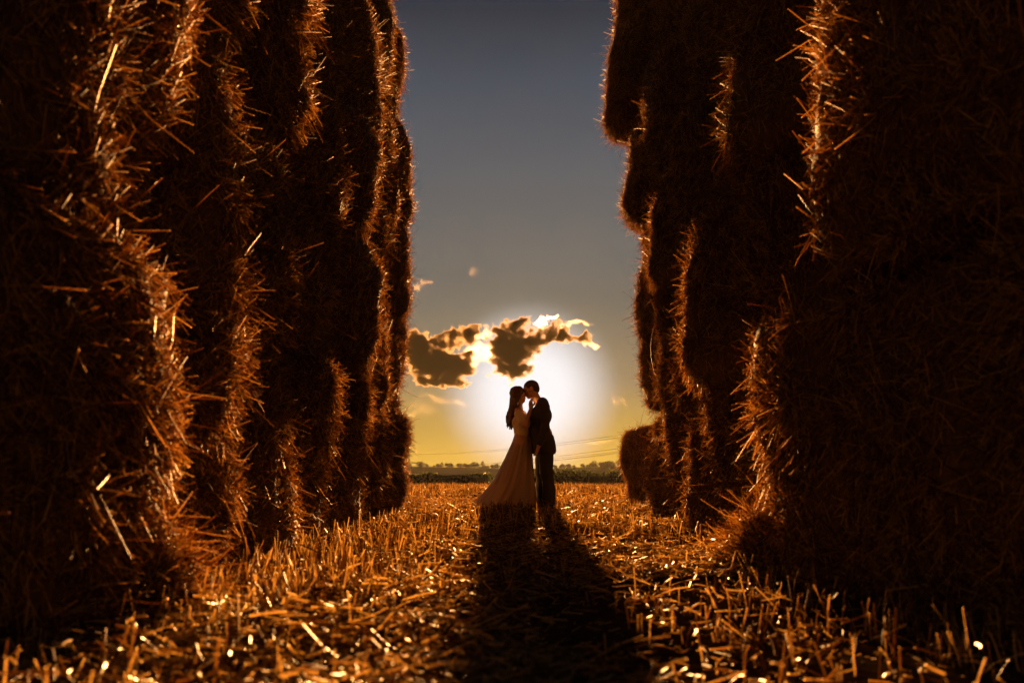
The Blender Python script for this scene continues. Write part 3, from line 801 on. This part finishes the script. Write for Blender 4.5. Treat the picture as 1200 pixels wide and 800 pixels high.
# ------------------------------------------------------------------ clouds (volumes in the sky, lit from behind)
def cloud(name, label, blobs, d, dens, amp=.55, nscale=.016, soft=.35, depth=.9, color=(.62, .52, .40), aniso=.74, group=None, warp=1.0, grow=1.0, mottle=False):
    k = d / F
    C = [P(px, py, d) for px, py, rx, rz, an in blobs]
    blobs = [(a, b_, rx * grow, rz * grow, c) for a, b_, rx, rz, c in blobs]
    ctr = np.mean(C, 0)
    h = k * 2.2
    lo = np.min([c - ctr - k * (1.9 * max(b[2], b[3]) + 14) for c, b in zip(C, blobs)], 0); hi = np.max([c - ctr + k * (1.9 * max(b[2], b[3]) + 14) for c, b in zip(C, blobs)], 0)
    s = Sdf(lo, hi, h); s.F[:] = 9e3
    par = []
    for c, (px, py, rx, rz, an) in zip(C, blobs):
        r = np.array([rx * k, depth * k * (rx + rz) * .5, rz * k]); par.append((c - ctr, r, an))
        s.ell(c - ctr, r * 1.25 + 7 * warp * k, 4 * k, ry=-R(an))
    r0 = bpy.data.objects.new
    m, nt, out = mat(name + ' vapour')
    tc = N(nt, 'ShaderNodeTexCoord')
    fld_ = None
    co = tc.outputs['Object']
    for sc_w, am_w in ((26, 15), (9, 6.5)):
        wn = N(nt, 'ShaderNodeTexNoise', i_Scale=1 / (sc_w * k), i_Detail=1.0); nt.links.new(tc.outputs['Object'], wn.inputs['Vector'])
        ws = N(nt, 'ShaderNodeVectorMath', operation='MULTIPLY_ADD'); ws.inputs[1].default_value = (am_w * warp * k * 2,) * 3; ws.inputs[2].default_value = (-am_w * warp * k,) * 3
        nt.links.new(wn.outputs['Color'], ws.inputs[0])
        wa = N(nt, 'ShaderNodeVectorMath', operation='ADD'); nt.links.new(co, wa.inputs[0]); nt.links.new(ws.outputs[0], wa.inputs[1]); co = wa.outputs[0]
    for c, r, an in par:
        sb = N(nt, 'ShaderNodeVectorMath', operation='SUBTRACT'); sb.inputs[1].default_value = tuple(c); nt.links.new(co, sb.inputs[0])
        ro = N(nt, 'ShaderNodeVectorRotate', rotation_type='Y_AXIS'); ro.inputs['Angle'].default_value = R(an); nt.links.new(sb.outputs[0], ro.inputs['Vector'])
        dv = N(nt, 'ShaderNodeVectorMath', operation='DIVIDE'); dv.inputs[1].default_value = tuple(r); nt.links.new(ro.outputs[0], dv.inputs[0])
        ln = N(nt, 'ShaderNodeVectorMath', operation='LENGTH'); nt.links.new(dv.outputs[0], ln.inputs[0])
        if fld_ is None: fld_ = ln.outputs['Value']
        else:
            sm = N(nt, 'ShaderNodeMath', operation='SMOOTH_MIN'); sm.inputs[2].default_value = .25
            nt.links.new(fld_, sm.inputs[0]); nt.links.new(ln.outputs['Value'], sm.inputs[1]); fld_ = sm.outputs[0]
    nz = N(nt, 'ShaderNodeTexNoise', i_Scale=nscale / k * 2.34, i_Detail=5.0, i_Roughness=.58); nt.links.new(tc.outputs['Object'], nz.inputs['Vector'])
    ma = N(nt, 'ShaderNodeMath', operation='MULTIPLY_ADD'); ma.inputs[1].default_value = amp * 2.2; ma.inputs[2].default_value = 1.0 - amp * 1.1
    nt.links.new(nz.outputs[0], ma.inputs[0])
    df = N(nt, 'ShaderNodeMath', operation='SUBTRACT'); nt.links.new(ma.outputs[0], df.inputs[0]); nt.links.new(fld_, df.inputs[1])
    mr = N(nt, 'ShaderNodeMapRange', interpolation_type='SMOOTHSTEP'); mr.inputs['From Min'].default_value = 0; mr.inputs['From Max'].default_value = soft
    mr.inputs['To Max'].default_value = dens / k; nt.links.new(df.outputs[0], mr.inputs['Value'])
    if mottle:
        n2 = N(nt, 'ShaderNodeTexNoise', i_Scale=1 / (15 * k), i_Detail=4.0, i_Roughness=.6); nt.links.new(co, n2.inputs['Vector'])
        m2_ = N(nt, 'ShaderNodeMapRange', interpolation_type='SMOOTHSTEP')
        for k_, v_ in (('From Min', .36), ('From Max', .62), ('To Min', .10), ('To Max', 1.7)): m2_.inputs[k_].default_value = v_
        nt.links.new(n2.outputs[0], m2_.inputs['Value'])
        mm = N(nt, 'ShaderNodeMath', operation='MULTIPLY'); nt.links.new(mr.outputs[0], mm.inputs[0]); nt.links.new(m2_.outputs[0], mm.inputs[1]); mr = mm
    vs = N(nt, 'ShaderNodeVolumePrincipled'); vs.inputs['Color'].default_value = (*color, 1); vs.inputs['Anisotropy'].default_value = aniso
    nt.links.new(mr.outputs[0], vs.inputs['Density']); nt.links.new(vs.outputs[0], out.inputs['Volume'])
    V, Q = s.skin()
    o = MB().add(V, Q, smooth=True).build(name, m); o.location = ctr
    return tag(o, label, 'cloud', group)
GC = 'clouds round the low sun'
cloud('cloud', 'dark ragged gold-edged cloud beside the left wall, left of the sun', [
    (488, 408, 17, 20, 0), (500, 424, 19, 18, 0), (512, 408, 16, 12, 15), (528, 398, 20, 10, 22), (547, 392, 13, 8, 20), (531, 430, 20, 13, 0), (548, 430, 12, 9, 0),
    (500, 446, 16, 8, 0), (528, 446, 17, 7, 0), (515, 425, 20, 14, 0), (552, 416, 10, 7, 30)], 2500, .52, amp=.95, nscale=.05, soft=.5, mottle=True, color=(.33, .26, .18), aniso=.15, grow=1.16, group=GC)
cloud('cloud', 'large dark cloud right above the bride with a tail over the sun', [
    (602, 384, 17, 10, 25), (586, 398, 14, 11, 30), (590, 415, 17, 12, 0), (609, 408, 18, 15, 0), (604, 432, 17, 13, 0), (585, 437, 13, 6, 0), (628, 398, 18, 13, 20), (641, 390, 18, 10, 10),
    (600, 400, 20, 14, 20), (598, 422, 17, 14, 0), (662, 392, 18, 7, -8), (684, 397, 16, 5, -8)], 2500, .52, amp=.9, nscale=.05, soft=.5, mottle=True, color=(.33, .26, .18), aniso=.15, grow=1.16, group=GC)
cloud('cloud', 'small bright white cloud shred at the tail end of large dark cloud', [(668, 382, 12, 5, 8), (682, 379, 10, 3, 6), (698, 400, 9, 5, -20)], 2700, .008, amp=.9, nscale=.03, group=GC)
cloud('cloud', 'thin golden cloud shred in the gap between two dark clouds', [(566, 392, 17, 6, 35), (560, 409, 18, 7, 20), (574, 412, 12, 8, 0), (555, 420, 12, 6, 0)], 2700, .009, soft=.8, amp=.9, nscale=.03, group=GC)
cloud('cloud', 'small dark cloud puff just above the large dark cloud', [(646, 372, 8, 4, 30), (634, 379, 8, 4, 0)], 2500, .12, amp=.6, nscale=.03, group=GC)
cloud('cloud', 'tiny pale cloud wisp high beside the left wall', [(497, 331, 11, 4, 0), (490, 336, 7, 3, 0)], 3200, .002, warp=.7, amp=.9, nscale=.03, group=GC)
cloud('cloud', 'tiniest pale cloud wisp alone in the open sky', [(555, 317, 5, 3.5, 20)], 3200, .002, warp=.5, amp=.9, nscale=.03, group=GC)
cloud('cloud', 'long thin cloud streak low on the left beneath dark ragged cloud', [(505, 468, 34, 5, 3), (528, 474, 30, 3, -2), (490, 480, 30, 3, 0)], 3200, .0007, warp=1.2, soft=.9, amp=.9, nscale=.02, group=GC)
cloud('cloud', 'faint cloud streaks at right of the sun above the cables', [(700, 517, 32, 3, 2), (725, 470, 20, 4, 0)], 3200, .0005, warp=1.2, soft=.9, amp=.9, nscale=.02, group=GC)

# ------------------------------------------------------------------ thin evening haze over the land
m_, nt_, out_ = mat('haze air')
vp = N(nt_, 'ShaderNodeVolumePrincipled', i_Density=.000038, i_Anisotropy=.0); vp.inputs['Color'].default_value = (.9, .86, .8, 1)
nt_.links.new(vp.outputs[0], out_.inputs['Volume'])
bx = np.array([(x, y, z) for x in (-1600, 1600) for y in (-75, 1600) for z in (-6.5, 40)], float)
hz_ = MB().add(bx, [(0, 1, 3, 2), (4, 6, 7, 5), (0, 4, 5, 1), (2, 3, 7, 6), (0, 2, 6, 4), (1, 5, 7, 3)]).build('haze', m_)
tag(hz_, 'thin evening haze over the field and hills', 'haze', kind='stuff')

# ------------------------------------------------------------------ sky, sun, camera
w = bpy.data.worlds.new('World'); sc.world = w; w.use_nodes = True
nt = w.node_tree; nt.nodes.clear()
out = nt.nodes.new('ShaderNodeOutputWorld'); bg = N(nt, 'ShaderNodeBackground'); bg.inputs['Strength'].default_value = .05
sky = N(nt, 'ShaderNodeTexSky', sky_type='NISHITA'); sky.sun_disc = False; sky.sun_elevation = SUN_EL; sky.sun_rotation = SUN_AZ
sky.air_density = 1.2; sky.dust_density = 2.5
tc = N(nt, 'ShaderNodeTexCoord')
nrm = N(nt, 'ShaderNodeVectorMath', operation='NORMALIZE'); nt.links.new(tc.outputs['Generated'], nrm.inputs[0])
sp = N(nt, 'ShaderNodeSeparateXYZ'); nt.links.new(nrm.outputs[0], sp.inputs[0])
r = ramp(nt, [(0.0, (.66, .42, .03)), (.017, (.56, .36, .035)), (.063, (.44, .285, .065)), (.10, (.29, .215, .115)), (.193, (.145, .142, .122)), (.238, (.138, .140, .132)), (.326, (.098, .112, .128)), (.408, (.060, .080, .108)), (.477, (.026, .036, .055)), (.8, (.018, .022, .036))])
nt.links.new(sp.outputs['Z'], r.inputs[0])
dt = N(nt, 'ShaderNodeVectorMath', operation='DOT_PRODUCT'); dt.inputs[1].default_value = tuple(SUN_DIR); nt.links.new(nrm.outputs[0], dt.inputs[0])
ac = N(nt, 'ShaderNodeMath', operation='ARCCOSINE'); nt.links.new(dt.outputs['Value'], ac.inputs[0])
def mrange(src, a, b, lo, hi):
    m_ = N(nt, 'ShaderNodeMapRange', interpolation_type='SMOOTHSTEP')
    for k_, v_ in (('From Min', a), ('From Max', b), ('To Min', lo), ('To Max', hi)): m_.inputs[k_].default_value = v_
    nt.links.new(src, m_.inputs['Value']); return m_.outputs[0]
dim = mrange(ac.outputs[0], R(26), R(95), 1.0, .40)          # the sky away from the sun is dimmer
mul = N(nt, 'ShaderNodeVectorMath', operation='SCALE'); nt.links.new(r.outputs[0], mul.inputs[0]); nt.links.new(dim, mul.inputs['Scale'])
wv = N(nt, 'ShaderNodeVectorMath', operation='MULTIPLY'); wv.inputs[1].default_value = (3, 3, 16); nt.links.new(nrm.outputs[0], wv.inputs[0])
wn = N(nt, 'ShaderNodeTexNoise', i_Scale=1.0, i_Detail=4.0, i_Roughness=.55); nt.links.new(wv.outputs[0], wn.inputs['Vector'])
wm = N(nt, 'ShaderNodeMath', operation='MULTIPLY_ADD'); wm.inputs[1].default_value = .22; wm.inputs[2].default_value = .89; nt.links.new(wn.outputs[0], wm.inputs[0])
mul2 = N(nt, 'ShaderNodeVectorMath', operation='SCALE'); nt.links.new(mul.outputs[0], mul2.inputs[0]); nt.links.new(wm.outputs[0], mul2.inputs['Scale']); mul = mul2
x10 = N(nt, 'ShaderNodeVectorMath', operation='SCALE'); x10.inputs['Scale'].default_value = 1.22; nt.links.new(mul.outputs[0], x10.inputs[0])
mx = N(nt, 'ShaderNodeMix', data_type='RGBA'); mx.inputs[0].default_value = .9985
nt.links.new(sky.outputs[0], mx.inputs[6]); nt.links.new(x10.outputs[0], mx.inputs[7])
wide = mrange(ac.outputs[0], R(3), R(9), .05, 0.0)
m1 = N(nt, 'ShaderNodeMix', data_type='RGBA'); m1.inputs[7].default_value = (1.12, .91, .65, 1); nt.links.new(wide, m1.inputs[0]); nt.links.new(mx.outputs[2], m1.inputs[6])
core = mrange(ac.outputs[0], R(1.7), R(6.1), 1.0, 0.0)
m2 = N(nt, 'ShaderNodeMix', data_type='RGBA'); m2.inputs[7].default_value = (1.22, 1.20, 1.22, 1); nt.links.new(core, m2.inputs[0]); nt.links.new(m1.outputs[2], m2.inputs[6])
nt.links.new(m2.outputs[2], bg.inputs['Color']); nt.links.new(bg.outputs[0], out.inputs['Surface'])

sl = bpy.data.lights.new('sun', 'SUN'); sl.energy = 5.0; sl.angle = R(.9); sl.color = (1.0, .46, .135)
so = bpy.data.objects.new('sun', sl); col.objects.link(so)
so.rotation_euler = Vector(tuple(-SUN_DIR)).to_track_quat('-Z', 'Y').to_euler()

cd = bpy.data.cameras.new('camera'); cam = bpy.data.objects.new('camera', cd); col.objects.link(cam)
cd.sensor_width = 36; cd.lens = 32; cd.clip_end = 20000; cd.clip_start = .05
cam.location = (0, 0, CAM_H); cam.rotation_euler = (R(90) + PITCH, 0, 0)
cd.dof.use_dof = True; cd.dof.focus_distance = 12.7; cd.dof.aperture_fstop = 2.8
sc.camera = cam
sc.view_settings.view_transform = 'Standard'; sc.view_settings.look = 'None'; sc.view_settings.exposure = 3.95; sc.view_settings.gamma = 1
sc.view_settings.use_curve_mapping = False
cy = sc.cycles
cy.max_bounces = 5; cy.diffuse_bounces = 1; cy.glossy_bounces = 2; cy.transmission_bounces = 3; cy.transparent_max_bounces = 8; cy.volume_bounces = 4
cy.volume_step_rate = .2; cy.volume_max_steps = 256
cy.caustics_reflective = cy.caustics_refractive = False
cy.sample_clamp_indirect = 4.0
cy.use_denoising = True
print('done', time.time() - T0)
